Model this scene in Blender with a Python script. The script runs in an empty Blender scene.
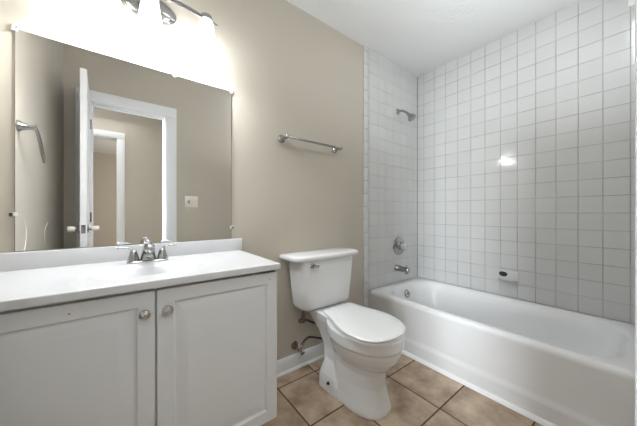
import bpy, bmesh, math, random
from mathutils import Vector, Matrix
random.seed(7)
C = bpy.context.scene.collection
SC = bpy.context.scene
PI = math.pi

# ------------------------------------------------------------------ camera
cam = bpy.data.cameras.new('camera')
cam.sensor_width = 36.0
cam.lens = 36.0 * 251.4 / 640
cam.clip_start = 0.005
co = bpy.data.objects.new('camera', cam); C.objects.link(co)
co.location = (0, -1.439, 1.035)
co.rotation_euler = (PI/2, 0, -math.radians(37.58))
SC.camera = co

# ------------------------------------------------------------------ world, exposure
w = bpy.data.worlds.new('world'); SC.world = w; w.use_nodes = True
w.node_tree.nodes['Background'].inputs[0].default_value = (0.9, 0.95, 1, 1)
w.node_tree.nodes['Background'].inputs[1].default_value = 0.3
SC.view_settings.view_transform = 'Standard'
SC.view_settings.look = 'None'
SC.view_settings.gamma = 1.0
SC.view_settings.use_curve_mapping = False
SC.view_settings.exposure = 0.48
LAMP_SHADE = 0.6      # emission of the frosted shades
LAMP_BULB = 10.0       # watts of each bulb

def lamp(name, kind, loc, energy, size=0.1, color=(1, 1, 1), rot=(0, 0, 0), size_y=None):
    l = bpy.data.lights.new(name, kind); l.energy = energy; l.color = color
    if kind == 'AREA':
        l.size = size
        if size_y: l.shape = 'RECTANGLE'; l.size_y = size_y
    else:
        l.shadow_soft_size = size
    o = bpy.data.objects.new(name, l); C.objects.link(o)
    o.location = loc; o.rotation_euler = rot
    return o
# unseen fill strip added near the door; hall and far-room fills are added too
lamp('bathroom_fill_strip', 'AREA', (1.40, -1.40, 2.40), 3.5, 0.8, (0.88, 0.95, 1.0), rot=(math.radians(35), 0, 0), size_y=0.07)
# added upward area light; its bounce off the ceiling brightens the room
lamp('bounce_fill', 'AREA', (1.45, -1.2, 1.5), 6, 0.40, (0.88, 0.95, 1.0), rot=(PI, 0, 0))
lamp('hall_fill', 'AREA', (-0.35, -2.45, 2.375), 9, 0.8, (0.95, 0.98, 1.0), rot=(math.radians(50), 0, 0), size_y=0.1)  # added light through the doorway, brightens the vanity cabinet front
# added fill in the hall, aimed through the open doorway at toilet and tub
lamp('doorway_fill', 'AREA', (-1.45, -1.98, 1.25), 38, 0.8, (0.88, 0.95, 1.0), rot=Vector((2.9, 1.15, -0.25)).to_track_quat('-Z', 'Y').to_euler(), size_y=1.4).data.spread = 1.1
lamp('far_room_fill', 'POINT', (1.3, -4.2, 1.3), 70, 0.15, (1, 0.98, 0.95))  # added point light, brightens the room beyond the hall

# ------------------------------------------------------------------ materials
def srgb(r, g, b):
    f = lambda c: (c/255/12.92) if c/255 <= 0.04045 else ((c/255+0.055)/1.055)**2.4
    return (f(r), f(g), f(b), 1)

def mat(name, col, rough=0.5, metal=0.0, spec=0.5, bump=None, coat=0.0, var=None):
    m = bpy.data.materials.new(name); m.use_nodes = True
    nt = m.node_tree; b = nt.nodes['Principled BSDF']
    b.inputs['Base Color'].default_value = col
    b.inputs['Roughness'].default_value = rough
    b.inputs['Metallic'].default_value = metal
    b.inputs['Specular IOR Level'].default_value = spec
    b.inputs['Coat Weight'].default_value = coat
    tc = nt.nodes.new('ShaderNodeTexCoord')
    if bump:
        n = nt.nodes.new('ShaderNodeTexNoise'); n.inputs['Scale'].default_value = bump[0]
        n.inputs['Detail'].default_value = bump[2] if len(bump) > 2 else 3
        nt.links.new(tc.outputs['Object'], n.inputs['Vector'])
        bp = nt.nodes.new('ShaderNodeBump'); bp.inputs['Strength'].default_value = bump[1]
        bp.inputs['Distance'].default_value = 0.004
        nt.links.new(n.outputs['Fac'], bp.inputs['Height'])
        nt.links.new(bp.outputs['Normal'], b.inputs['Normal'])
    if var:
        n = nt.nodes.new('ShaderNodeTexNoise'); n.inputs['Scale'].default_value = var[0]
        n.inputs['Detail'].default_value = 4
        nt.links.new(tc.outputs['Object'], n.inputs['Vector'])
        mx = nt.nodes.new('ShaderNodeMix'); mx.data_type = 'RGBA'
        mx.inputs[6].default_value = tuple(c*(1-var[1]) for c in col[:3]) + (1,)
        mx.inputs[7].default_value = tuple(min(1, c*(1+var[1])) for c in col[:3]) + (1,)
        nt.links.new(n.outputs['Fac'], mx.inputs[0])
        nt.links.new(mx.outputs[2], b.inputs['Base Color'])
    return m

def mathn(nt, op, a, b=None, c=None):
    n = nt.nodes.new('ShaderNodeMath'); n.operation = op
    for i, v in enumerate((a, b, c)):
        if v is None: continue
        if isinstance(v, (int, float)): n.inputs[i].default_value = v
        else: nt.links.new(v, n.inputs[i])
    return n.outputs[0]

P = 0.1085
def tile_mat(name, axis, u0, z0, base, grout):
    m = bpy.data.materials.new(name); m.use_nodes = True
    nt = m.node_tree; b = nt.nodes['Principled BSDF']
    g = nt.nodes.new('ShaderNodeNewGeometry')
    s = nt.nodes.new('ShaderNodeSeparateXYZ'); nt.links.new(g.outputs['Position'], s.inputs[0])
    U = mathn(nt, 'DIVIDE', mathn(nt, 'SUBTRACT', s.outputs[axis], u0), P)
    V = mathn(nt, 'DIVIDE', mathn(nt, 'SUBTRACT', s.outputs[2], z0), P)
    def dist(t):
        fr = mathn(nt, 'FRACT', mathn(nt, 'ADD', t, 100.5))
        return mathn(nt, 'MULTIPLY', mathn(nt, 'ABSOLUTE', mathn(nt, 'SUBTRACT', fr, 0.5)), P)
    du, dv = dist(U), dist(V)
    d = mathn(nt, 'MINIMUM', du, dv)
    mr = nt.nodes.new('ShaderNodeMapRange'); mr.interpolation_type = 'SMOOTHSTEP'
    nt.links.new(d, mr.inputs[0])
    mr.inputs[1].default_value = 0.0011; mr.inputs[2].default_value = 0.0027
    mr.inputs[3].default_value = 1.0; mr.inputs[4].default_value = 0.0
    # grout dirt: uneven along the joints
    n = nt.nodes.new('ShaderNodeTexNoise'); n.inputs['Scale'].default_value = 5.0; n.inputs['Detail'].default_value = 3
    nt.links.new(g.outputs['Position'], n.inputs['Vector'])
    dm = nt.nodes.new('ShaderNodeMapRange'); nt.links.new(n.outputs['Fac'], dm.inputs[0])
    dm.inputs[1].default_value = 0.35; dm.inputs[2].default_value = 0.62
    dm.inputs[3].default_value = 0.45; dm.inputs[4].default_value = 1.0
    fac = mathn(nt, 'MULTIPLY', mr.outputs[0], dm.outputs[0])
    # tone per tile
    cmb = nt.nodes.new('ShaderNodeCombineXYZ')
    nt.links.new(mathn(nt, 'FLOOR', U), cmb.inputs[0]); nt.links.new(mathn(nt, 'FLOOR', V), cmb.inputs[1])
    wn = nt.nodes.new('ShaderNodeTexWhiteNoise'); nt.links.new(cmb.outputs[0], wn.inputs['Vector'])
    t1 = nt.nodes.new('ShaderNodeMix'); t1.data_type = 'RGBA'
    t1.inputs[6].default_value = tuple(c*0.965 for c in base[:3]) + (1,); t1.inputs[7].default_value = base
    nt.links.new(wn.outputs['Value'], t1.inputs[0])
    mx = nt.nodes.new('ShaderNodeMix'); mx.data_type = 'RGBA'
    nt.links.new(fac, mx.inputs[0]); nt.links.new(t1.outputs[2], mx.inputs[6]); mx.inputs[7].default_value = grout
    nt.links.new(mx.outputs[2], b.inputs['Base Color'])
    rr = nt.nodes.new('ShaderNodeMapRange'); nt.links.new(mr.outputs[0], rr.inputs[0])
    rr.inputs[3].default_value = 0.09; rr.inputs[4].default_value = 0.7
    nt.links.new(rr.outputs[0], b.inputs['Roughness'])
    # relief: pillowed tile edges plus slightly uneven setting
    n2 = nt.nodes.new('ShaderNodeTexNoise'); n2.inputs['Scale'].default_value = 9; n2.inputs['Detail'].default_value = 1
    nt.links.new(g.outputs['Position'], n2.inputs['Vector'])
    h = mathn(nt, 'ADD', mathn(nt, 'MULTIPLY', mr.outputs[0], -0.0012), mathn(nt, 'MULTIPLY', n2.outputs['Fac'], 0.0018))
    bp = nt.nodes.new('ShaderNodeBump'); bp.inputs['Strength'].default_value = 1.0; bp.inputs['Distance'].default_value = 1.0
    nt.links.new(h, bp.inputs['Height']); nt.links.new(bp.outputs['Normal'], b.inputs['Normal'])
    return m

TILE = (0.63, 0.63, 0.622, 1); GROUT = (0.33, 0.325, 0.315, 1)
M_tile_r = tile_mat('white_tile_long_wall', 1, -0.296, 1.035, TILE, GROUT)
M_tile_b = tile_mat('white_tile_faucet_wall', 0, 2.281, 1.035, TILE, (0.40, 0.395, 0.385, 1))
M_bull = mat('bullnose_tile', TILE, 0.12, bump=(9, 0.1))
M_wall = mat('beige_wall_paint', srgb(190, 182, 169), 0.55, spec=0.35, bump=(160, 0.08))
M_ceil = mat('white_ceiling', (0.80, 0.80, 0.80, 1), 0.85, spec=0.2, bump=(70, 0.25, 5))
def ceiling_stipple(m):
    nt = m.node_tree; b = nt.nodes['Principled BSDF']
    g = nt.nodes.new('ShaderNodeNewGeometry')
    d = nt.nodes.new('ShaderNodeVectorMath'); d.operation = 'DISTANCE'
    nt.links.new(g.outputs['Position'], d.inputs[0]); d.inputs[1].default_value = (1.77, -0.60, 2.426)
    mr = nt.nodes.new('ShaderNodeMapRange'); nt.links.new(d.outputs['Value'], mr.inputs[0])
    mr.inputs[1].default_value = 0.10; mr.inputs[2].default_value = 0.24; mr.inputs[3].default_value = 1.0; mr.inputs[4].default_value = 0.12
    n = nt.nodes.new('ShaderNodeTexNoise'); n.inputs['Scale'].default_value = 38; n.inputs['Detail'].default_value = 4
    nt.links.new(g.outputs['Position'], n.inputs['Vector'])
    bp = nt.nodes.new('ShaderNodeBump'); bp.inputs['Distance'].default_value = 0.02
    nt.links.new(mathn(nt, 'MULTIPLY', mr.outputs[0], 0.55), bp.inputs['Strength'])
    nt.links.new(n.outputs['Fac'], bp.inputs['Height']); nt.links.new(bp.outputs['Normal'], b.inputs['Normal'])
ceiling_stipple(M_ceil)
M_trimw = mat('white_trim_paint', (0.80, 0.805, 0.81, 1), 0.35)
M_door = mat('white_door_paint', (0.84, 0.84, 0.845, 1), 0.3)
M_cab = mat('white_cabinet_laminate', (0.72, 0.725, 0.73, 1), 0.42, spec=0.4)
M_gap = mat('dark_gap', (0.02, 0.02, 0.02, 1), 0.9, spec=0.1)
M_marble = mat('white_cultured_marble', (0.66, 0.66, 0.667, 1), 0.22, var=(6, 0.02))
M_porc = mat('white_porcelain', (0.82, 0.82, 0.82, 1), 0.09)
M_seat = mat('white_seat_plastic', (0.86, 0.86, 0.86, 1), 0.22)
M_tub = mat('white_tub_enamel', (0.79, 0.79, 0.795, 1), 0.26, spec=0.45)
M_caulk = mat('white_caulk_trim', (0.86, 0.86, 0.86, 1), 0.5)
M_chrome = mat('chrome', (0.72, 0.73, 0.75, 1), 0.12, 1.0)
M_nickel = mat('brushed_nickel', (0.42, 0.42, 0.42, 1), 0.24, 1.0)
M_dchrome = mat('aged_chrome', (0.40, 0.395, 0.39, 1), 0.2, 1.0)
M_mirror = mat('mirror_silver', (0.90, 0.90, 0.90, 1), 0.0, 1.0)
M_mirredge = mat('mirror_edge', (0.16, 0.16, 0.15, 1), 0.35)
M_clear = mat('clear_plastic_clip', (0.75, 0.75, 0.73, 1), 0.2)
M_ivory = mat('ivory_plastic', srgb(226, 220, 208), 0.4)
M_knob = mat('pewter_knob', (0.62, 0.62, 0.62, 1), 0.2, 1.0)
M_braid = mat('braided_hose', (0.06, 0.05, 0.045, 1), 0.4, 0.5, bump=(400, 0.4))
M_brass = mat('tarnished_valve_metal', (0.25, 0.225, 0.20, 1), 0.25, 0.9)
M_hole = mat('dark_hole', (0.03, 0.03, 0.03, 1), 0.8)  # near-black colour for the dark inside of holes and recesses
M_scuff = mat('wall_scuff', srgb(236, 230, 220), 0.6)
M_hfloor = mat('hall_carpet', srgb(150, 140, 125), 0.95, bump=(200, 0.4))
M_acryl = mat('clear_acrylic_handle', (0.62, 0.63, 0.64, 1), 0.08, 0.3)

def floor_tile_mat():
    m = bpy.data.materials.new('tan_floor_tile'); m.use_nodes = True
    nt = m.node_tree; b = nt.nodes['Principled BSDF']
    g = nt.nodes.new('ShaderNodeNewGeometry')
    n = nt.nodes.new('ShaderNodeTexNoise'); n.inputs['Scale'].default_value = 6.5; n.inputs['Detail'].default_value = 7
    n.inputs['Roughness'].default_value = 0.62
    off = nt.nodes.new('ShaderNodeVectorMath'); off.operation = 'MULTIPLY_ADD'
    off.inputs[1].default_value = (31, 17, 7)
    nt.links.new(g.outputs['Random Per Island'], off.inputs[0]); nt.links.new(g.outputs['Position'], off.inputs[2])
    nt.links.new(off.outputs[0], n.inputs['Vector'])
    r = nt.nodes.new('ShaderNodeValToRGB'); nt.links.new(n.outputs['Fac'], r.inputs[0])
    r.color_ramp.elements[0].position = 0.30; r.color_ramp.elements[0].color = srgb(126, 100, 77)
    r.color_ramp.elements[1].position = 0.72; r.color_ramp.elements[1].color = srgb(198, 177, 153)
    e = r.color_ramp.elements.new(0.52); e.color = srgb(170, 145, 119)
    hs = nt.nodes.new('ShaderNodeHueSaturation')
    nt.links.new(r.outputs[0], hs.inputs['Color'])
    nt.links.new(mathn(nt, 'MULTIPLY_ADD', g.outputs['Random Per Island'], 0.22, 0.98), hs.inputs['Value'])
    nt.links.new(hs.outputs[0], b.inputs['Base Color'])
    hs.inputs['Saturation'].default_value = 0.88
    b.inputs['Roughness'].default_value = 0.38
    n2 = nt.nodes.new('ShaderNodeTexNoise'); n2.inputs['Scale'].default_value = 60
    nt.links.new(g.outputs['Position'], n2.inputs['Vector'])
    bp = nt.nodes.new('ShaderNodeBump'); bp.inputs['Strength'].default_value = 0.15; bp.inputs['Distance'].default_value = 0.003
    nt.links.new(n2.outputs['Fac'], bp.inputs['Height']); nt.links.new(bp.outputs['Normal'], b.inputs['Normal'])
    return m
M_ftile = floor_tile_mat()
M_fgrout = mat('brown_floor_grout', srgb(88, 66, 50), 0.9, var=(20, 0.25))

def shade_mat():
    m = bpy.data.materials.new('lit_frosted_glass'); m.use_nodes = True
    b = m.node_tree.nodes['Principled BSDF']
    b.inputs['Base Color'].default_value = (0.85, 0.85, 0.85, 1)
    b.inputs['Roughness'].default_value = 0.4
    b.inputs['Emission Color'].default_value = (1, 0.99, 0.97, 1)
    b.inputs['Emission Strength'].default_value = LAMP_SHADE
    nt = m.node_tree
    tr = nt.nodes.new('ShaderNodeBsdfTransparent'); mx = nt.nodes.new('ShaderNodeMixShader')
    mx.inputs[0].default_value = 0.5
    nt.links.new(tr.outputs[0], mx.inputs[1]); nt.links.new(b.outputs[0], mx.inputs[2])
    nt.links.new(mx.outputs[0], nt.nodes['Material Output'].inputs['Surface'])
    return m
M_shade = shade_mat()
M_bulb = mat('lit_bulb_glass', (0.9, 0.9, 0.9, 1), 0.3)
_b = M_bulb.node_tree.nodes['Principled BSDF']
_b.inputs['Emission Color'].default_value = (1, 0.98, 0.95, 1); _b.inputs['Emission Strength'].default_value = 6.0

# ------------------------------------------------------------------ mesh helpers (world coordinates)
class B:
    def __init__(s): s.bm = bmesh.new()
    def box(s, a, b, bev=0.0, seg=2, mi=0):
        t = bmesh.new(); bmesh.ops.create_cube(t, size=1)
        ce = [(p+q)/2 for p, q in zip(a, b)]; sz = [abs(q-p) for p, q in zip(a, b)]
        for v in t.verts: v.co = Vector([v.co[i]*sz[i]+ce[i] for i in range(3)])
        if bev: bmesh.ops.bevel(t, geom=t.edges[:], offset=min(bev, min(sz)*0.49), segments=seg, profile=0.5, affect='EDGES')
        return s._add(t, mi)
    def _add(s, t, mi=0):
        me = bpy.data.meshes.new('tmp'); t.to_mesh(me); t.free()
        n = len(s.bm.faces)
        s.bm.from_mesh(me); bpy.data.meshes.remove(me)
        s.bm.faces.ensure_lookup_table()
        for f in s.bm.faces[n:]: f.material_index = mi
        return s
    def loft(s, rings, cap0=True, cap1=True, closed=True, mi=0):
        bm = s.bm; vs = [[bm.verts.new(p) for p in r] for r in rings]
        fs = []
        for a, b in zip(vs, vs[1:]):
            n = len(a)
            for i in range(n if closed else n-1):
                j = (i+1) % n
                fs.append(bm.faces.new((a[i], a[j], b[j], b[i])))
        if cap0: fs.append(bm.faces.new(list(reversed(vs[0]))))
        if cap1: fs.append(bm.faces.new(vs[-1]))
        for f in fs: f.material_index = mi
        return s
    def lathe(s, prof, origin=(0, 0, 0), axis=(0, 0, 1), n=24, sx=1.0, sy=1.0, mi=0):
        q = Vector(axis).normalized().to_track_quat('Z', 'Y'); o = Vector(origin)
        rings = []
        for r, h in prof:
            r = max(r, 1e-5)
            rings.append([o + q @ Vector((r*sx*math.cos(2*PI*i/n), r*sy*math.sin(2*PI*i/n), h)) for i in range(n)])
        return s.loft(rings, mi=mi)
    def cyl(s, a, b, r0, r1=None, n=18, mi=0):
        a, b = Vector(a), Vector(b)
        return s.lathe([(r0, 0), (r0 if r1 is None else r1, (b-a).length)], a, b-a, n, mi=mi)
    def ball(s, c, r, n=16, sc=(1, 1, 1), mi=0):
        t = bmesh.new(); bmesh.ops.create_uvsphere(t, u_segments=n, v_segments=max(8, n//2+2), radius=r)
        for v in t.verts: v.co = Vector((v.co.x*sc[0]+c[0], v.co.y*sc[1]+c[1], v.co.z*sc[2]+c[2]))
        return s._add(t, mi)
    def tube(s, pts, r, n=10, closed=False, sub=6, flat=1.0, mi=0):
        pts = [Vector(p) for p in pts]
        rr = r if isinstance(r, (list, tuple)) else [r]*len(pts)
        P2, R2 = [], []
        m = len(pts)
        rng = range(m) if closed else range(m-1)
        for i in rng:
            g = (lambda k: pts[k % m]) if closed else (lambda k: pts[min(max(k, 0), m-1)])
            p0, p1, p2, p3 = g(i-1), g(i), g(i+1), g(i+2)
            for k in range(sub):
                t = k/sub
                P2.append(0.5*((2*p1)+(p2-p0)*t+(2*p0-5*p1+4*p2-p3)*t*t+(3*p1-p0-3*p2+p3)*t**3))
                R2.append(rr[i]*(1-t)+rr[(i+1) % m]*t)
        if not closed: P2.append(pts[-1]); R2.append(rr[-1])
        up = Vector((0, 0, 1)); rings = []; nv = None
        for i, p in enumerate(P2):
            a = P2[i-1] if (i or closed) else p
            b = P2[(i+1) % len(P2)] if (i < len(P2)-1 or closed) else p
            d = (b-a).normalized()
            if nv is None:
                nv = d.cross(up) if abs(d.dot(up)) < 0.95 else d.cross(Vector((1, 0, 0)))
            nv = (nv - d*nv.dot(d)).normalized(); bn = d.cross(nv)
            rings.append([p + R2[i]*(nv*math.cos(2*PI*j/n)+flat*bn*math.sin(2*PI*j/n)) for j in range(n)])
        if closed: rings.append(rings[0]); return s.loft(rings, False, False, mi=mi)
        return s.loft(rings, mi=mi)

def root(name, loc, label, cat, group=None, kind=None):
    o = bpy.data.objects.new(name, None); C.objects.link(o); o.location = loc
    o.empty_display_size = 0.05
    setp(o, label, cat, group, kind); return o
def setp(o, label=None, cat=None, group=None, kind=None):
    if label: o['label'] = label
    if cat: o['category'] = cat
    if group: o['group'] = group
    if kind: o['kind'] = kind
def fin(name, b, mats, parent=None, label=None, cat=None, group=None, kind=None, smooth=35, remesh=None, subsurf=0):
    bm = b.bm
    bmesh.ops.remove_doubles(bm, verts=bm.verts[:], dist=1e-5)
    bmesh.ops.recalc_face_normals(bm, faces=bm.faces[:])
    if not isinstance(mats, (list, tuple)): mats = [mats]
    vs = [v.co for v in bm.verts]
    if parent is not None:
        off = Vector(parent.matrix_basis.translation); pp = parent.parent
        while pp is not None: off = off + pp.matrix_basis.translation; pp = pp.parent
        loc = Vector((0, 0, 0))
    else:
        off = Vector(((min(v.x for v in vs)+max(v.x for v in vs))/2, (min(v.y for v in vs)+max(v.y for v in vs))/2, min(v.z for v in vs)))
        loc = off.copy()
    for v in bm.verts: v.co -= off
    me = bpy.data.meshes.new(name); bm.to_mesh(me); bm.free()
    for m in mats: me.materials.append(m)
    o = bpy.data.objects.new(name, me); C.objects.link(o); o.location = loc
    if remesh or subsurf:
        if remesh:
            md = o.modifiers.new('r', 'REMESH'); md.mode = 'VOXEL'; md.voxel_size = remesh
            ms = o.modifiers.new('s', 'SMOOTH'); ms.factor = 0.5; ms.iterations = 4
        if subsurf:
            ms = o.modifiers.new('u', 'SUBSURF'); ms.levels = subsurf
        dg = bpy.context.evaluated_depsgraph_get(); dg.update()
        nm = bpy.data.meshes.new_from_object(o.evaluated_get(dg))
        o.modifiers.clear(); o.data = nm; nm.name = name; me = nm
    for p in me.polygons: p.use_smooth = True
    me.set_sharp_from_angle(angle=math.radians(smooth))
    if parent is not None: o.parent = parent
    setp(o, label, cat, group, kind)
    return o
def struct(name, b, mats, parent=None, **k):
    return fin(name, b, mats, parent, kind=None if parent else 'structure', **k)

def rrect(cx, cy, hx, hy, r, z, n=8):
    pts = []
    r = min(r, hx*0.999, hy*0.999)
    for k, (sx, sy) in enumerate(((1, 1), (-1, 1), (-1, -1), (1, -1))):
        for i in range(n+1):
            a = PI/2*k + PI/2*i/n
            pts.append(Vector((cx+sx*(hx-r)+r*math.cos(a), cy+sy*(hy-r)+r*math.sin(a), z)))
    return pts
def sell(cx, cy, hx, hy0, hy1, z, e=2.0, n=48):
    """superellipse ring; hy0 reach towards -y (front), hy1 towards +y (back)"""
    pts = []
    for i in range(n):
        a = 2*PI*i/n; c, s_ = math.cos(a), math.sin(a)
        x = hx*math.copysign(abs(c)**(2/e), c)
        y = (hy1 if s_ > 0 else hy0)*math.copysign(abs(s_)**(2/e), s_)
        pts.append(Vector((cx+x, cy+y, z)))
    return pts

# ------------------------------------------------------------------ room shell
XL, XR, D, ZC = -0.403, 2.356, 1.45, 2.426
TX = 1.614      # first full tile column of the faucet wall
BX = 1.559      # bullnose edge

# floor: laid tiles in grout, one object
fb = B(); fb.box((XL, -D-0.11, -0.05), (XR, 0, -0.002), mi=1)
xs = [XL-0.02, 0.045, 0.375, 0.707, 0.978, 1.315, 1.632, 1.97, 2.36]
ys = [-1.60, -1.43, -1.10, -0.770, -0.442, -0.113, 0.02]
for a, b_ in zip(xs, xs[1:]):
    for c, d in zip(ys, ys[1:]):
        x0, x1 = max(a+0.004, XL), min(b_-0.004, XR); y0, y1 = max(c+0.004, -D-0.11), min(d-0.004, 0)
        if x1-x0 < 0.01 or y1-y0 < 0.01: continue
        fb.box((x0, y0, -0.01), (x1, y1, 0.0), 0.0015, 1, mi=0)
struct('floor', fb, [M_ftile, M_fgrout])

struct('ceiling', B().box((XL-0.1, -D-0.11, ZC), (XR+0.1, 0.1, ZC+0.08)), M_ceil)
struct('wall_back', B().box((XL-0.1, 0, 0), (XR+0.1, 0.1, ZC)), M_wall)
struct('wall_left', B().box((XL-0.1, -D, 0), (XL, 0, ZC)), M_wall)
# long tub wall, tile to the ceiling
tr = B().box((XR, -D, 0), (XR+0.1, 0, ZC))
struct('wall_right', tr, M_tile_r)
# faucet wall tile slab, with bullnose edge column
tb = B(); tb.box((TX, -0.009, 0.0), (XR, 0.0, ZC), mi=0)
z = 1.035-0.055-9*P
while z < ZC:
    z0, z1 = max(z, 0)+0.0012, min(z+P, ZC)-0.0012
    if z1-z0 > 0.01: tb.box((BX, -0.009, z0), (TX-0.0025, 0.0, z1), 0.005, 3, mi=1)
    z += P
tb.box((BX+0.002, -0.004, 0), (TX, 0, ZC), mi=2)
struct('wall_alcove', tb, [M_tile_b, M_bull, mat('grey_grout', (0.45, 0.445, 0.43, 1), 0.9)])
# plain plaster end of the long wall above its near tile edge, and the soiled corner joint
struct('trim_6', B().box((XR-0.004, -1.449, 2.255), (XR-0.0002, -1.372, ZC-0.0005), 0.001, 1), M_caulk)
struct('trim_7', B().box((XR-0.0045, -0.0135, 0.386), (XR-0.0002, -0.0092, ZC-0.0005)), mat('soiled_corner_joint', (0.26, 0.255, 0.245, 1), 0.9))
# door wall with its opening
OX0, OX1, OZ = -0.245, 0.308, 1.985
wf = B()
wf.box((XL-0.1, -D-0.11, 0), (OX0, -D, ZC)); wf.box((OX1, -D-0.11, 0), (XR+0.1, -D, ZC)); wf.box((OX0, -D-0.11, OZ), (OX1, -D, ZC))
struct('wall_front', wf, M_wall)
def casing(name, x0, x1, ztop, y, side, wd=0.088, th=0.0165):
    """door casing on a wall face at y, projecting to `side`"""
    b = B(); y1 = y+side*th; ym = y+side*th*0.62
    for a, c in ((x0-wd, x0+0.004), (x1-0.004, x1+wd)):
        b.box((a, min(y, y1), 0), (c, max(y, y1), ztop-0.004), 0.004)
    b.box((x0-wd, min(y, y1), ztop-0.004), (x1+wd, max(y, y1), ztop+wd), 0.004)
    return b
tc_ = casing('trim_1', OX0, OX1, OZ, -D, 1)
# jamb lining and stop
for x0, x1 in ((OX0, OX0+0.012), (OX1-0.012, OX1)):
    tc_.box((x0, -D-0.112, 0), (x1, -D+0.002, OZ), 0.001)
tc_.box((OX0, -D-0.112, OZ-0.012), (OX1, -D+0.002, OZ), 0.001)
tc_.box((OX1-0.024, -D-0.075, 0), (OX1-0.011, -D-0.04, OZ-0.01), 0.002)
tc_.box((OX0+0.011, -D-0.075, OZ-0.024), (OX1-0.011, -D-0.04, OZ-0.011), 0.002)
trim1 = struct('trim_1', tc_, M_trimw)
fin('strike_plate', B().box((OX1-0.0135, -D-0.034, 0.85), (OX1-0.0118, -D-0.004, 0.91), 0.001), M_dchrome, trim1, label='small dark metal strike plate')

# hall behind the doorway and a further room
HY = -2.60
struct('floor_hall', B().box((-2.4, -6.4, -0.05), (2.4, -D-0.112, -0.001)), M_hfloor)
struct('ceiling_hall', B().box((-2.4, -6.4, ZC), (2.4, -D-0.112, ZC+0.08)), M_ceil)
HX0, HX1 = -0.86, -0.087
wh = B()
wh.box((-2.4, HY-0.11, 0), (HX0, HY, ZC)); wh.box((HX1, HY-0.11, 0), (2.4, HY, ZC)); wh.box((HX0, HY-0.11, 1.965), (HX1, HY, ZC))
struct('wall_hall', wh, M_wall)
th_ = casing('trim_2', HX0, HX1, 1.965, HY, 1, 0.07)
for x0, x1 in ((HX0, HX0+0.012), (HX1-0.012, HX1)): th_.box((x0, HY-0.112, 0), (x1, HY+0.002, 1.965))
th_.box((HX0, HY-0.112, 1.953), (HX1, HY+0.002, 1.965))
struct('trim_2', th_, M_trimw)
struct('wall_hall_left', B().box((-2.5, -6.4, 0), (-2.4, -D-0.11, ZC)), M_wall)
struct('wall_hall_right', B().box((2.4, -6.4, 0), (2.5, -D-0.11, ZC)), M_wall)
struct('wall_far', B().box((-2.5, -6.4, 0), (2.5, -6.25, ZC)), M_wall)

# door, swung open into the room
door = root('door_1', (OX0+0.012, -D, 0), None, None, kind='structure')
dx0, dx1, dy0, dy1 = -0.281, -0.246, -D+0.020, -0.905
db = B().box((dx0, dy0, 0.012), (dx1, dy1, 2.016), 0.0015, 1)
# moulded panels on both faces (rails in relief)
for fx, sx in ((dx0, -1), (dx1, 1)):
    for z0, z1 in ((0.2, 0.80), (0.98, 1.86)):
        y0, y1 = dy0+0.1, dy1-0.1
        for a, b_ in (((y0, z0), (y1, z0+0.012)), ((y0, z1-0.012), (y1, z1)), ((y0, z0), (y0+0.012, z1)), ((y1-0.012, z0), (y1, z1))):
            db.box((fx-0.0005*sx, a[0], a[1]), (fx+0.0035*sx, b_[0], b_[1]), 0.0015, 1)
fin('door_panel', db, M_door, door)
ky, kz = -0.955, 0.925
for sx, fx in ((-1, dx0), (1, dx1)):
    hb = B(); ax = (sx, 0, 0)
    hb.lathe([(0.030, 0), (0.030, 0.005), (0.022, 0.009), (0.011, 0.011), (0.010, 0.026), (0.0, 0.027)], (fx, ky, kz), ax, 20, mi=0)
    fin('knob_rose', hb, M_dchrome, door, label='dark chrome rose and stem')
    hb = B().lathe([(0.012, 0.024), (0.016, 0.028), (0.019, 0.04), (0.021, 0.056), (0.018, 0.063), (0.0, 0.065)], (fx, ky, kz), ax, 20)
    fin('door_knob', hb, M_ivory, door, label='pale barrel-shaped door knob')
lb = B().box((dx0+0.006, dy1-0.001, kz-0.029), (dx1-0.006, dy1+0.0012, kz+0.029), 0.0005, 1)
lb.box((dx0+0.011, dy1, kz-0.008), (dx1-0.011, dy1+0.009, kz+0.008), 0.002, 1)
fin('latch_plate', lb, M_dchrome, door, label='metal latch plate with bolt')
for zz in (0.25, 1.0, 1.78):
    hg = B().cyl((dx1+0.006, dy0+0.004, zz-0.04), (dx1+0.006, dy0+0.004, zz+0.04), 0.006, n=10)
    hg.box((dx1-0.001, dy0, zz-0.04), (dx1+0.002, dy0+0.03, zz+0.04), 0.0005, 1)
    fin('hinge', hg, M_nickel, door)

door.rotation_euler = (0, 0, -math.radians(3.3))
# baseboard behind the toilet
def baseboard(name, x0, x1):
    b = B()
    prof = [(0, 0), (0, 0.092), (-0.006, 0.092), (-0.0105, 0.082), (-0.013, 0.066), (-0.013, 0.012), (-0.021, 0.010), (-0.025, 0.0)]
    b.loft([[Vector((x, y, z)) for y, z in prof] for x in (x0, x1)])
    return b
struct('baseboard_back', baseboard('b', 0.50, 1.60), M_trimw, smooth=20)
fb2 = B().box((0.40, -D, 0), (XR-0.75, -D+0.013, 0.09), 0.003)
struct('baseboard_front', fb2, M_trimw)

# scuffs on the left wall seen in the mirror
def arc(pts): return B().tube(pts, 0.0022, 6, flat=1.0)
struct('trim_3', arc([(XL+0.0005, -0.40, 1.026), (XL+0.0005, -0.455, 1.0), (XL+0.0005, -0.49, 0.945), (XL+0.0005, -0.475, 0.88), (XL+0.0005, -0.44, 0.825)]), M_scuff)
struct('trim_4', arc([(XL+0.0005, -0.93, 0.975), (XL+0.0005, -0.865, 0.94), (XL+0.0005, -0.845, 0.90), (XL+0.0005, -0.86, 0.86), (XL+0.0005, -0.90, 0.83)]), M_scuff)

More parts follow.
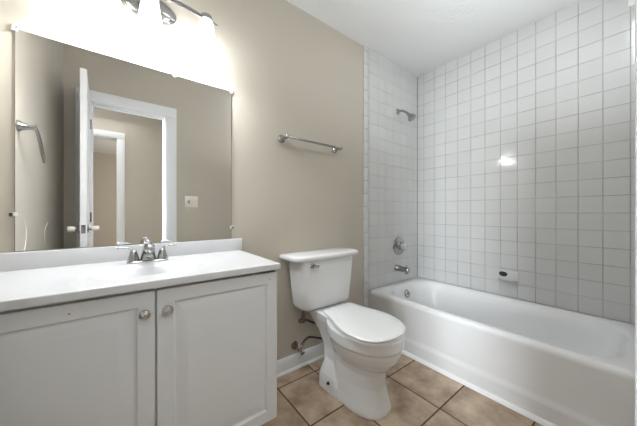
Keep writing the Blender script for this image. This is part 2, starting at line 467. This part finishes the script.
# ------------------------------------------------------------------ bathtub
tub = root('bathtub', (1.97, -0.72, 0), 'white built-in bathtub with sloped apron under the tiled walls', 'bathtub')
TY0, TY1, TZ = -1.447, -0.011, 0.385
tcx, tcy = (1.60+XR-0.003)/2, (TY0+TY1)/2; thx, thy = (XR-0.003-1.60)/2, (TY1-TY0)/2
b = B()
icx, icy = tcx+0.012, tcy-0.012
ihx, ihy = thx-0.066, thy-0.078
rings = [rrect(tcx+0.011, tcy, thx-0.011, thy, 0.012, TZ-0.040, 10), rrect(tcx+0.0105, tcy, thx-0.0105, thy, 0.012, TZ-0.030, 10),
         rrect(tcx+0.0115, tcy, thx-0.0115, thy-0.001, 0.014, TZ-0.016, 10), rrect(tcx+0.014, tcy, thx-0.016, thy-0.002, 0.018, TZ-0.006, 10),
         rrect(tcx+0.017, tcy, thx-0.024, thy-0.006, 0.03, TZ, 10),
         rrect(icx, icy, ihx+0.014, ihy+0.014, 0.20, TZ+0.001, 10), rrect(icx, icy, ihx+0.004, ihy+0.004, 0.20, TZ-0.004, 10),
         rrect(icx, icy, ihx-0.006, ihy-0.006, 0.20, TZ-0.018, 10),
         rrect(icx, icy, ihx-0.022, ihy-0.03, 0.20, TZ-0.10, 10), rrect(icx, icy, ihx-0.045, ihy-0.065, 0.19, TZ-0.21, 10),
         rrect(icx, icy, ihx-0.07, ihy-0.10, 0.18, TZ-0.275, 10), rrect(icx, icy, ihx-0.12, ihy-0.15, 0.15, TZ-0.310, 10),
         rrect(icx, icy, ihx-0.2, ihy-0.3, 0.08, TZ-0.318, 10)]
b.loft(rings, cap0=False, cap1=True)
fin('basin', b, M_tub, tub, smooth=60)
# apron: lip, sunk panel, step near the floor
ap = B()
prof = [(1.6215, TZ-0.035), (1.6225, TZ-0.06), (1.629, 0.135), (1.6285, 0.118), (1.622, 0.104), (1.622, 0.09), (1.627, 0.0), (1.70, 0.0), (1.70, TZ-0.035)]
ap.loft([[Vector((x, y, z)) for x, z in prof] for y in (TY1, TY0)])
fin('apron', ap, M_tub, tub, smooth=70)
ov = B().lathe([(0.036, 0), (0.036, 0.004), (0.030, 0.009), (0.016, 0.0095), (0.015, 0.006), (0.006, 0.006), (0.006, 0.012), (0, 0.013)], (1.995, TY1-0.117, 0.312), (0, -1, 0.30), 24)
fin('overflow_plate', ov, M_dchrome, tub, label='round chrome overflow plate')
# white trim strip along the tub foot
st = B()
prof = [(1.634, 0), (1.632, 0.022), (1.624, 0.021), (1.612, 0.012), (1.608, 0.0)]
st.loft([[Vector((x, y, z)) for x, z in prof] for y in (-0.03, TY0)])
struct('trim_5', st, M_caulk, smooth=60)

# ------------------------------------------------------------------ toilet
TC = 1.045
toi = root('toilet', (TC, -0.35, 0), 'white two-piece toilet with closed lid between vanity and bathtub', 'toilet')
b = B()
# foot and pedestal column
b.loft([sell(TC, -0.40, 0.122, 0.232, 0.190, 0.0, 2.7), sell(TC, -0.40, 0.122, 0.232, 0.190, 0.02, 2.7),
        sell(TC, -0.42, 0.112, 0.203, 0.16, 0.06, 2.5), sell(TC, -0.43, 0.102, 0.180, 0.15, 0.13, 2.3),
        sell(TC, -0.44, 0.102, 0.172, 0.17, 0.20, 2.2), sell(TC+0.003, -0.45, 0.115, 0.185, 0.20, 0.255, 2.1)])
# bowl
S = TC+0.010
b.loft([sell(S-0.01, -0.44, 0.08, 0.15, 0.17, 0.20), sell(S-0.006, -0.45, 0.118, 0.195, 0.20, 0.240), sell(S, -0.455, 0.150, 0.226, 0.21, 0.285),
        sell(S, -0.46, 0.160, 0.230, 0.215, 0.315), sell(S, -0.46, 0.164, 0.231, 0.22, 0.338), sell(S, -0.46, 0.176, 0.240, 0.235, 0.346),
        sell(S, -0.46, 0.178, 0.242, 0.24, 0.355), sell(S, -0.46, 0.178, 0.242, 0.24, 0.403), sell(S, -0.46, 0.170, 0.235, 0.235, 0.410)])
# rear column and deck under the tank
b.loft([rrect(TC, -0.27, 0.072, 0.075, 0.035, 0.09), rrect(TC, -0.265, 0.072, 0.075, 0.035, 0.22), rrect(TC, -0.245, 0.085, 0.095, 0.04, 0.30),
        rrect(TC+0.004, -0.215, 0.112, 0.145, 0.05, 0.385), rrect(TC+0.004, -0.215, 0.116, 0.150, 0.05, 0.425)])
# rear foot block with sloped front
b.loft([rrect(TC, -0.305, 0.128, 0.100, 0.045, 0.0), rrect(TC, -0.305, 0.126, 0.098, 0.045, 0.055), rrect(TC, -0.300, 0.118, 0.090, 0.04, 0.085), rrect(TC, -0.275, 0.074, 0.060, 0.03, 0.150)])
fin('bowl', b, M_porc, toi, remesh=0.0042, smooth=80)
bh = B().lathe([(0.0095, 0), (0.0095, 0.004), (0.004, 0.012), (0, 0.013)], (TC-0.1262, -0.325, 0.058), (-1, 0, 0.1), 12)
fin('bolt_hole', bh, M_hole, toi, label='dark floor-bolt hole')
# tank
b = B()
def tank_ring(hx, y0, y1, r, z): return rrect(TC-0.004, (y0+y1)/2, hx+0.005, abs(y1-y0)/2, r, z, 8)
b.loft([tank_ring(0.165, -0.165, -0.035, 0.04, 0.428), tank_ring(0.182, -0.186, -0.024, 0.045, 0.436), tank_ring(0.190, -0.193, -0.02, 0.045, 0.455), tank_ring(0.203, -0.197, -0.018, 0.042, 0.58),
        tank_ring(0.212, -0.200, -0.016, 0.04, 0.70), tank_ring(0.214, -0.201, -0.016, 0.04, 0.742)])
fin('tank', b, M_porc, toi, smooth=50)
b = B()
def lid_ring(d, z):
    pts = []
    hx = 0.272-d; yb = -0.012-d; n = 10
    # bowed front edge with clipped corners
    pts.append(Vector((TC+hx, yb, z))); pts.append(Vector((TC-hx, yb, z)))
    pts.append(Vector((TC-hx, -0.10, z)))
    ang = [(-hx, -0.165+d), (-hx+0.012, -0.188+d), (-hx+0.035, -0.207+d)]
    for x, y in ang: pts.append(Vector((TC+x, y, z)))
    for i in range(1, n):
        t = i/n; x = (-hx+0.035)*(1-t)+(hx-0.035)*t
        pts.append(Vector((TC+x, -0.207+d-0.014*math.sin(PI*t), z)))
    for x, y in reversed(ang): pts.append(Vector((TC-x, y, z)))
    pts.append(Vector((TC+hx, -0.10, z)))
    return pts
b.loft([lid_ring(0.012, 0.741), lid_ring(0.003, 0.744), lid_ring(0, 0.750), lid_ring(0, 0.764), lid_ring(0.003, 0.770), lid_ring(0.010, 0.774), lid_ring(0.022, 0.776)])
fin('tank_lid', b, M_porc, toi, smooth=60)
fh = B().lathe([(0.019, 0), (0.019, 0.004), (0.012, 0.008), (0.010, 0.018), (0, 0.019)], (TC-0.150, -0.199, 0.713), (0, -1, 0), 18)
fh.tube([(TC-0.150, -0.213, 0.713), (TC-0.135, -0.217, 0.711), (TC-0.115, -0.218, 0.706)], [0.010, 0.0085, 0.009], 10)
fin('flush_handle', fh, M_dchrome, toi, label='small chrome flush lever')
# seat and lid
_half = [(0.0, -0.200), (0.06, -0.200), (0.098, -0.202), (0.116, -0.211), (0.128, -0.245), (0.146, -0.335), (0.168, -0.405), (0.182, -0.47), (0.185, -0.53), (0.172, -0.605), (0.140, -0.662), (0.085, -0.698), (0.0, -0.713)]
_ctl = _half + [(-x, y) for x, y in reversed(_half[1:-1])]
def seat_ring(d, z):
    pts = []; m = len(_ctl); k = 1-d/0.19
    for i in range(m):
        p = [Vector(_ctl[(i+j) % m]) for j in (-1, 0, 1, 2)]
        for q in range(4):
            t = q/4
            v = 0.5*((2*p[1])+(p[2]-p[0])*t+(2*p[0]-5*p[1]+4*p[2]-p[3])*t*t+(3*p[1]-p[0]-3*p[2]+p[3])*t**3)
            pts.append(Vector((S+v.x*k*0.965+0.06*(v.y+0.47)*k, -0.47+(v.y+0.47)*k*0.94, z-0.002)))
    return pts
b = B().loft([seat_ring(0.008, 0.409), seat_ring(0.001, 0.412), seat_ring(0.0, 0.418), seat_ring(0.003, 0.4235)])
fin('seat', b, M_seat, toi, smooth=50)
b = B().loft([seat_ring(0.004, 0.4255), seat_ring(-0.001, 0.428), seat_ring(-0.002, 0.434), seat_ring(0.003, 0.440), seat_ring(0.014, 0.4435), seat_ring(0.06, 0.446), seat_ring(0.12, 0.447)])
fin('seat_lid', b, M_seat, toi, smooth=50)
for sx in (-1, 1):
    fin('seat_hinge', B().box((S+sx*0.072-0.022, -0.238, 0.409), (S+sx*0.072+0.022, -0.214, 0.434), 0.008, 3), M_seat, toi)

# water supply: stop valve on the wall, hose, tank fitting
wv = root('stop_valve', (0.90, -0.03, 0.15), 'tarnished water stop valve on the wall low behind the toilet', 'valve')
fin('escutcheon', B().lathe([(0.027, 0), (0.025, 0.006), (0.012, 0.012), (0, 0.0125)], (0.893, 0.0, 0.150), (0, -1, 0), 20), M_brass, wv)
v = B().cyl((0.893, -0.005, 0.150), (0.893, -0.055, 0.150), 0.0085); v.ball((0.893, -0.058, 0.150), 0.014)
v.cyl((0.893, -0.058, 0.150), (0.918, -0.058, 0.171), 0.008); v.cyl((0.911, -0.058, 0.166), (0.925, -0.058, 0.178), 0.011, n=6)
fin('valve_body', v, M_brass, wv)
h = B().cyl((0.893, -0.058, 0.150), (0.905, -0.075, 0.126), 0.006); h.lathe([(0.006, 0), (0.019, 0.002), (0.019, 0.009), (0.008, 0.012), (0, 0.012)], (0.905, -0.075, 0.128), (0.3, -0.5, -0.8), 14, sx=1.0, sy=0.6)
fin('valve_handle', h, M_brass, wv)
hs = B().tube([(0.920, -0.058, 0.175), (0.936, -0.060, 0.196), (0.970, -0.062, 0.205), (1.03, -0.07, 0.185), (1.075, -0.085, 0.172), (1.095, -0.09, 0.19), (1.07, -0.095, 0.245), (1.01, -0.10, 0.295), (0.955, -0.10, 0.325), (0.925, -0.10, 0.345)], 0.0065, 10)
hs = fin('supply_hose', hs, M_braid, None, 'dark braided water hose looping from wall valve to under the tank', 'hose', smooth=80)
ff = root('tank_fitting', (0.898, -0.1, 0.35), 'dull metal fitting hanging from the tank underside behind the toilet', 'pipe fitting')
f = B().cyl((0.893, -0.10, 0.427), (0.893, -0.10, 0.37), 0.0055); f.cyl((0.893, -0.10, 0.385), (0.893, -0.10, 0.335), 0.011, n=8)
f.cyl((0.885, -0.10, 0.352), (0.928, -0.10, 0.343), 0.0095, n=8)
fin('tee_body', f, M_brass, ff)
fin('tee_knob', B().lathe([(0.005, 0), (0.005, 0.012), (0.015, 0.014), (0.015, 0.024), (0.01, 0.027), (0, 0.027)], (0.890, -0.10, 0.351), (-1, -0.25, 0.1), 12), M_brass, ff)

# ------------------------------------------------------------------ vanity cabinet
VX0, VX1, VF = XL+0.002, 0.513, -0.47
van = root('vanity_cabinet', ((VX0+VX1)/2, -0.25, 0), 'white two-door vanity cabinet with raised panel doors under the sink top', 'cabinet')
b = B()
b.box((VX0, VF+0.019, 0.15), (VX0+0.016, -0.002, 0.795)); b.box((VX1-0.016, VF+0.019, 0.15), (VX1, -0.002, 0.795))
b.box((VX0, VF+0.019, 0.15), (VX1, -0.002, 0.166)); b.box((VX0, -0.012, 0.15), (VX1, -0.002, 0.795))
b.box((VX0, VF+0.019, 0.742), (VX1, VF+0.037, 0.795)); b.box((0.055, VF+0.019, 0.166), (0.095, VF+0.037, 0.745))
b.box((VX0, -0.33, 0.0), (VX0+0.016, -0.002, 0.15)); b.box((VX1-0.016, -0.33, 0), (VX1, -0.002, 0.15))
b.box((VX0, -0.33, 0.0), (VX1, -0.315, 0.15))
fin('carcass', b, M_cab, van)
def cab_door(x0, x1, z0, z1, knob_x, dot_x):
    yf, yb = VF, VF+0.018
    bm = B()
    def ring(d, y): return [Vector((x0+d, y, z0+d)), Vector((x1-d, y, z0+d)), Vector((x1-d, y, z1-d)), Vector((x0+d, y, z1-d))]
    bm.loft([ring(0, yb), ring(0, yf+0.002), ring(0.002, yf), ring(0.046, yf), ring(0.0475, yf+0.004), ring(0.051, yf+0.0075), ring(0.056, yf+0.0085), ring(0.091, yf+0.0010), ring(0.093, yf+0.0008)])
    o = fin('door', bm, M_cab, van, smooth=12)
    kb = B().lathe([(0.006, 0), (0.006, 0.009), (0.009, 0.012), (0.0155, 0.015), (0.0165, 0.019), (0.0145, 0.023), (0.0105, 0.0245), (0.009, 0.022), (0.004, 0.0235), (0, 0.0245)], (knob_x, yf, 0.718), (0, -1, 0), 24)
    k = fin('knob', kb, M_knob, o, label='round pewter knob')
    ds = B().lathe([(0.0022, 0), (0.0022, 0.0006), (0, 0.0007)], (dot_x, yf, 0.757), (0, -1, 0), 8)
    fin('screw_hole', ds, M_hole, o)
cab_door(VX0, 0.073, 0.158, 0.785, 0.045, -0.125)
cab_door(0.0785, VX1, 0.158, 0.785, 0.107, 0.478)

# countertop with integral basin and backsplash
CT = root('countertop', (0.06, -0.25, 0.80), 'white cultured marble sink top with integral oval basin and backsplash', 'countertop')
CX0, CX1, CY0, CY1, CZ = XL+0.0015, 0.517, -0.493, -0.002, 0.823
SBX, SBY, SBA, SBB, SBD = 0.072, -0.275, 0.180, 0.118, 0.095
b = B(); bm = b.bm
nx, ny = 120, 64
def topz(x, y):
    r = math.sqrt(((x-SBX)/SBA)**2+((y-SBY)/SBB)**2)
    dz = 0 if r >= 1.12 else SBD*(0.5+0.5*math.cos(PI*min(1, (r/1.12)**1.25)))
    e = min(x-CX0 if False else 1, CX1-x, y-CY0)   # eased edge
    if e < 0.005: dz += 0.005-math.sqrt(max(0, 0.005**2-(0.005-e)**2))
    return CZ-dz
gx = [CX0+(CX1-0.005-CX0)*i/nx for i in range(nx+1)] + [CX1-0.003, CX1-0.0015, CX1-0.0004, CX1]
gy = [CY0, CY0+0.0004, CY0+0.0015, CY0+0.003] + [CY0+0.005+(CY1-CY0-0.005)*i/ny for i in range(ny+1)]
V = [[bm.verts.new((x, y, topz(x, y))) for y in gy] for x in gx]
for i in range(len(gx)-1):
    for j in range(len(gy)-1):
        bm.faces.new((V[i][j], V[i+1][j], V[i+1][j+1], V[i][j+1]))
zb = 0.799
low = lambda v: bm.verts.new((v.co.x, v.co.y, zb))
F = [low(V[i][0]) for i in range(len(gx))]; Rr = [F[-1]]+[low(V[-1][j]) for j in range(1, len(gy))]
for i in range(len(gx)-1): bm.faces.new((V[i][0], F[i], F[i+1], V[i+1][0]))
for j in range(len(gy)-1): bm.faces.new((V[-1][j], Rr[j], Rr[j+1], V[-1][j+1]))
b.box((CX0, CY0+0.0005, zb-0.0002), (CX1-0.0005, CY0+0.05, zb+0.002)); b.box((CX1-0.05, CY0+0.0005, zb-0.0002), (CX1-0.0005, CY1, zb+0.002))
fin('sink_top', b, M_marble, CT, smooth=50)
fin('backsplash', B().box((CX0, -0.021, CZ-0.001), (0.526, -0.0015, 0.889), 0.003, 3), M_marble, CT)
dr = B().lathe([(0.021, 0), (0.021, 0.002), (0.012, 0.003), (0.0, 0.004)], (SBX, SBY, CZ-SBD+0.001), (0, 0, 1), 20)
fin('drain', dr, M_dchrome, CT, label='metal sink drain')

# faucet
FX, FY = 0.076, -0.105
fa = root('faucet', (FX, FY, CZ), 'two-handle brushed nickel faucet on the sink top', 'faucet')
b = B().loft([rrect(FX, FY, 0.076, 0.026, 0.025, CZ), rrect(FX, FY, 0.076, 0.026, 0.025, CZ+0.005), rrect(FX, FY, 0.070, 0.021, 0.020, CZ+0.009)])
fin('base_plate', b, M_nickel, fa, smooth=40)
b = B()
# spout: cone column leaning forward to a round nose
cen = [(0.0, 0.006, 0.010), (-0.002, 0.006, 0.030), (-0.016, 0.006, 0.050), (-0.042, 0.006, 0.066), (-0.070, 0.004, 0.068), (-0.092, 0.0, 0.060)]
b.tube([(FX, FY+0.004+y, CZ+z) for y, _, z in cen], [0.031, 0.026, 0.022, 0.020, 0.019, 0.0175], 18)
b.cyl((FX, FY-0.086, CZ+0.062), (FX, FY-0.092, CZ+0.046), 0.012)
b.ball((FX, FY-0.083, CZ+0.063), 0.019)
fin('spout', b, M_nickel, fa, smooth=60)
b = B().cyl((FX, FY+0.012, CZ+0.05), (FX, FY+0.012, CZ+0.080), 0.0035, n=10); b.ball((FX, FY+0.012, CZ+0.084), 0.0085)
fin('lift_rod', b, M_chrome, fa)
for sx in (-1, 1):
    hx = FX+sx*0.052
    b = B().lathe([(0.021, 0), (0.0205, 0.006), (0.016, 0.024), (0.0125, 0.038), (0.010, 0.044), (0, 0.046)], (hx, FY, CZ+0.008), (0, 0, 1), 20)
    b.tube([(hx, FY, CZ+0.036), (hx+sx*0.008, FY, CZ+0.056), (hx+sx*0.026, FY, CZ+0.0655), (hx+sx*0.056, FY-0.002, CZ+0.0675)], [0.0115, 0.0105, 0.009, 0.0075], 14, flat=0.55)
    fin('lever_handle', b, M_nickel, fa, smooth=60)

# ------------------------------------------------------------------ mirror
MX0, MX1, MZ0, MZ1 = -0.330, 0.470, 0.8905, 1.722
mi = root('wall_mirror', (0.07, -0.003, MZ0), 'large frameless wall mirror held by clips above the sink', 'mirror')
b = B(); b.box((MX0, -0.006, MZ0), (MX1, -0.001, MZ1), mi=1)
b.box((MX0+0.0015, -0.0065, MZ0+0.0015), (MX1-0.0015, -0.0055, MZ1-0.0015), mi=0)
fin('glass', b, [M_mirror, M_mirredge], mi)
for x, z in ((MX0, MZ1), (0.19, MZ1), (MX1, MZ1), (MX0, 1.03), (MX1, 0.955)):
    cb = B()
    if z == MZ1:
        cb.box((x-0.008, -0.010, z-0.010), (x+0.008, -0.006, z+0.012), 0.0015, 1); cb.box((x-0.008, -0.010, z), (x+0.008, -0.0005, z+0.014), 0.0015, 1)
    else:
        s_ = -1 if x == MX0 else 1
        cb.box((x-s_*0.008, -0.010, z-0.008), (x+s_*0.014, -0.006, z+0.008), 0.0015, 1); cb.box((x, -0.010, z-0.008), (x+s_*0.014, -0.0005, z+0.008), 0.0015, 1)
    cb.cyl((x, -0.010, z+(0.005 if z == MZ1 else 0)), (x, -0.0125, z+(0.005 if z == MZ1 else 0)), 0.004, n=10)
    fin('clip', cb, M_clear, mi)

# ------------------------------------------------------------------ vanity light
LX, LZ, LY = 0.085, 2.005, -0.14
vl = root('vanity_light', (LX, 0, LZ), 'chrome three-shade vanity light bar on the wall above the mirror', 'wall light')
b = B().lathe([(0.112, 0), (0.112, 0.006), (0.104, 0.012), (0.098, 0.012), (0.09, 0.018), (0.05, 0.030), (0, 0.034)], (LX, -0.0005, LZ), (0, -1, 0), 40, sx=1.0, sy=0.56)
fin('canopy', b, M_dchrome, vl, smooth=40)
b = B()
b.tube([(LX-0.272, LY, 1.962), (LX-0.20, LY, 1.975), (LX-0.10, LY, 1.988), (LX, LY, 1.992), (LX+0.10, LY, 1.988), (LX+0.20, LY, 1.975), (LX+0.272, LY, 1.962)], [0.007, 0.010, 0.011, 0.012, 0.011, 0.010, 0.007], 12)
fin('arm_bar', b, M_nickel, vl, smooth=60)
for dx in (-0.03, 0.03):
    fin('bracket', B().cyl((LX+dx, -0.025, LZ), (LX+dx, LY, 1.990), 0.007), M_chrome, vl)
for k, dx in enumerate((-0.222, -0.004, 0.222)):
    x = LX+dx; zt = 1.976 if k != 1 else 1.980
    c = B().lathe([(0.010, 0.018), (0.024, 0.012), (0.027, 0.0), (0.027, -0.012), (0, -0.013)], (x, LY, zt), (0, 0, 1), 20)
    fin('shade_cap', c, M_nickel, vl)
    s = B().lathe([(0.027, 0), (0.031, -0.02), (0.036, -0.055), (0.041, -0.095), (0.047, -0.135), (0.050, -0.152),
                   (0.0475, -0.152), (0.0445, -0.135), (0.0385, -0.095), (0.0335, -0.055), (0.0285, -0.02), (0.0245, -0.002)], (x, LY, zt-0.011), (0, 0, 1), 28)
    fin('glass_shade', s, M_shade, vl, smooth=60)
    bb = B().lathe([(0.012, 0), (0.013, -0.03), (0.02, -0.05), (0.024, -0.07), (0.02, -0.088), (0.010, -0.098), (0, -0.1)], (x, LY, zt-0.013), (0, 0, 1), 16)
    fin('bulb', bb, M_bulb, vl, smooth=60)
    lp = lamp('vanity_bulb_light', 'POINT', (x, LY, zt-0.128), LAMP_BULB, 0.028, (0.91, 0.965, 1.0))

# ------------------------------------------------------------------ towel bar, towel ring, switch
tbar = root('towel_bar', (1.01, 0, 1.50), 'brushed nickel towel bar on the beige wall above the toilet', 'towel bar')
for x in (0.790, 1.243):
    b = B().lathe([(0.0, 0), (0.026, 0.0), (0.026, 0.005), (0.021, 0.012), (0.013, 0.030), (0.011, 0.05), (0.015, 0.062), (0.014, 0.074), (0, 0.078)], (x, -0.0005, 1.512), (0, -1, 0), 22)
    fin('post', b, M_nickel, tbar, smooth=40)
fin('bar', B().cyl((0.79, -0.067, 1.513), (1.262, -0.067, 1.511), 0.0075, n=14), M_dchrome, tbar)

tring = root('towel_ring', (XL, -0.36, 1.44), 'brushed nickel hanging towel ring on the left wall, seen in the mirror', 'towel ring')
b = B().lathe([(0, 0), (0.026, 0), (0.026, 0.006), (0.018, 0.014), (0.011, 0.035), (0.009, 0.062), (0, 0.064)], (XL+0.0005, -0.36, 1.442), (1, 0, 0), 20)
fin('post', b, M_nickel, tring, smooth=40)
b = B().tube([(-0.343, -0.345, 1.447), (-0.343, -0.40, 1.430), (-0.345, -0.47, 1.385), (-0.348, -0.535, 1.325), (-0.349, -0.540, 1.306), (-0.348, -0.520, 1.310), (-0.346, -0.45, 1.362), (-0.343, -0.39, 1.405)], 0.0048, 10, closed=True)
fin('ring', b, M_nickel, tring, smooth=60)

sw = root('light_switch', (0.532, -D, 1.09), 'ivory two-gang switch plate beside the doorway, seen in the mirror', 'light switch')
fin('cover_plate', B().box((0.472, -D+0.0003, 1.092), (0.592, -D+0.006, 1.208), 0.003, 2), M_ivory, sw)
for x in (0.508, 0.556):
    t = B().box((x-0.005, -D+0.005, 1.138), (x+0.005, -D+0.014, 1.150), 0.002, 1); t.box((x-0.007, -D+0.0055, 1.134), (x+0.007, -D+0.0066, 1.166))
    fin('toggle', t, M_ivory if x > 0.53 else M_nickel, sw)

# ------------------------------------------------------------------ shower fittings on the faucet wall
WY = -0.009
sh = root('shower_fixture', (2.026, 0, 1.9), 'chrome shower head on a short arm high on the tiled wall', 'shower')
fin('flange', B().lathe([(0.028, 0), (0.026, 0.004), (0.014, 0.010), (0, 0.011)], (2.026, WY-0.0003, 1.988), (0, -1, 0), 20), M_dchrome, sh)
fin('arm', B().tube([(2.026, WY-0.004, 1.988), (2.028, -0.05, 1.985), (2.032, -0.085, 1.965), (2.036, -0.11, 1.940)], 0.0105, 12), M_dchrome, sh)
fin('spray_head', B().lathe([(0.011, -0.005), (0.015, 0.008), (0.014, 0.018), (0.024, 0.036), (0.036, 0.056), (0.038, 0.064), (0.033, 0.068), (0, 0.068)], (2.036, -0.108, 1.943), (0.10, -0.60, -0.75), 22), M_dchrome, sh, smooth=50)
sv = root('shower_valve', (2.042, 0, 0.72), 'round chrome shower valve with clear handle on the tiled wall', 'shower valve')
fin('escutcheon', B().lathe([(0.088, 0), (0.086, 0.006), (0.070, 0.014), (0.040, 0.018), (0.034, 0.030), (0, 0.031)], (2.042, WY-0.0003, 0.725), (0, -1, 0), 32), M_dchrome, sv, smooth=40)
hb = B().lathe([(0.020, 0.026), (0.022, 0.04), (0.031, 0.05), (0.033, 0.075), (0.026, 0.086), (0, 0.088)], (2.042, WY, 0.725), (0, -1, 0), 10)
fin('handle', hb, M_acryl, sv, smooth=25)
sp = root('tub_spout', (2.0, 0, 0.5), 'chrome tub spout with diverter pull below the shower valve', 'tub spout')
b = B().lathe([(0.030, 0), (0.030, 0.012), (0.026, 0.016), (0.024, 0.09), (0.026, 0.118), (0.022, 0.13), (0, 0.132)], (2.0, WY-0.0003, 0.523), (0, -1, -0.03), 20)
b.cyl((2.0, -0.122, 0.515), (2.0, -0.122, 0.488), 0.016)
fin('spout_body', b, M_dchrome, sp, smooth=50)
fin('diverter', B().lathe([(0.004, 0), (0.004, 0.012), (0.008, 0.014), (0.008, 0.02), (0, 0.021)], (2.0, -0.118, 0.540), (0, 0, 1), 12), M_dchrome, sp)

# soap dish in the long wall
sd = root('soap_dish', (XR, -0.785, 0.48), 'white ceramic soap dish with grey soiled tray on the long tiled wall', 'soap dish')
b = B().box((XR-0.012, -0.850, 0.487), (XR-0.0003, -0.722, 0.590), 0.005, 3)
fin('back_plate', b, M_bull, sd)
b = B()
b.loft([[Vector((XR-0.010, y, zz)) for zz in (0.500, 0.512)] + [Vector((XR-0.062+0.02*abs(t)**3, y, 0.522)), Vector((XR-0.062+0.02*abs(t)**3, y, 0.506))]
        for t, y in ((q/6-1, -0.786+0.058*(q/6-1)) for q in range(13))])
fin('tray', b, mat('soiled_ceramic', (0.42, 0.42, 0.42, 1), 0.3), sd, label='grey soiled soap tray')
b = B().ball((XR-0.016, -0.752, 0.558), 0.028, 16, (0.45, 1.0, 0.66)); b.ball((XR-0.02, -0.742, 0.565), 0.014, 12, (0.6, 1, 0.8))
fin('recess', b, M_hole, sd, label='dark-coloured oval for a broken stub')  # dark blobs stand in for the shade of a broken recess
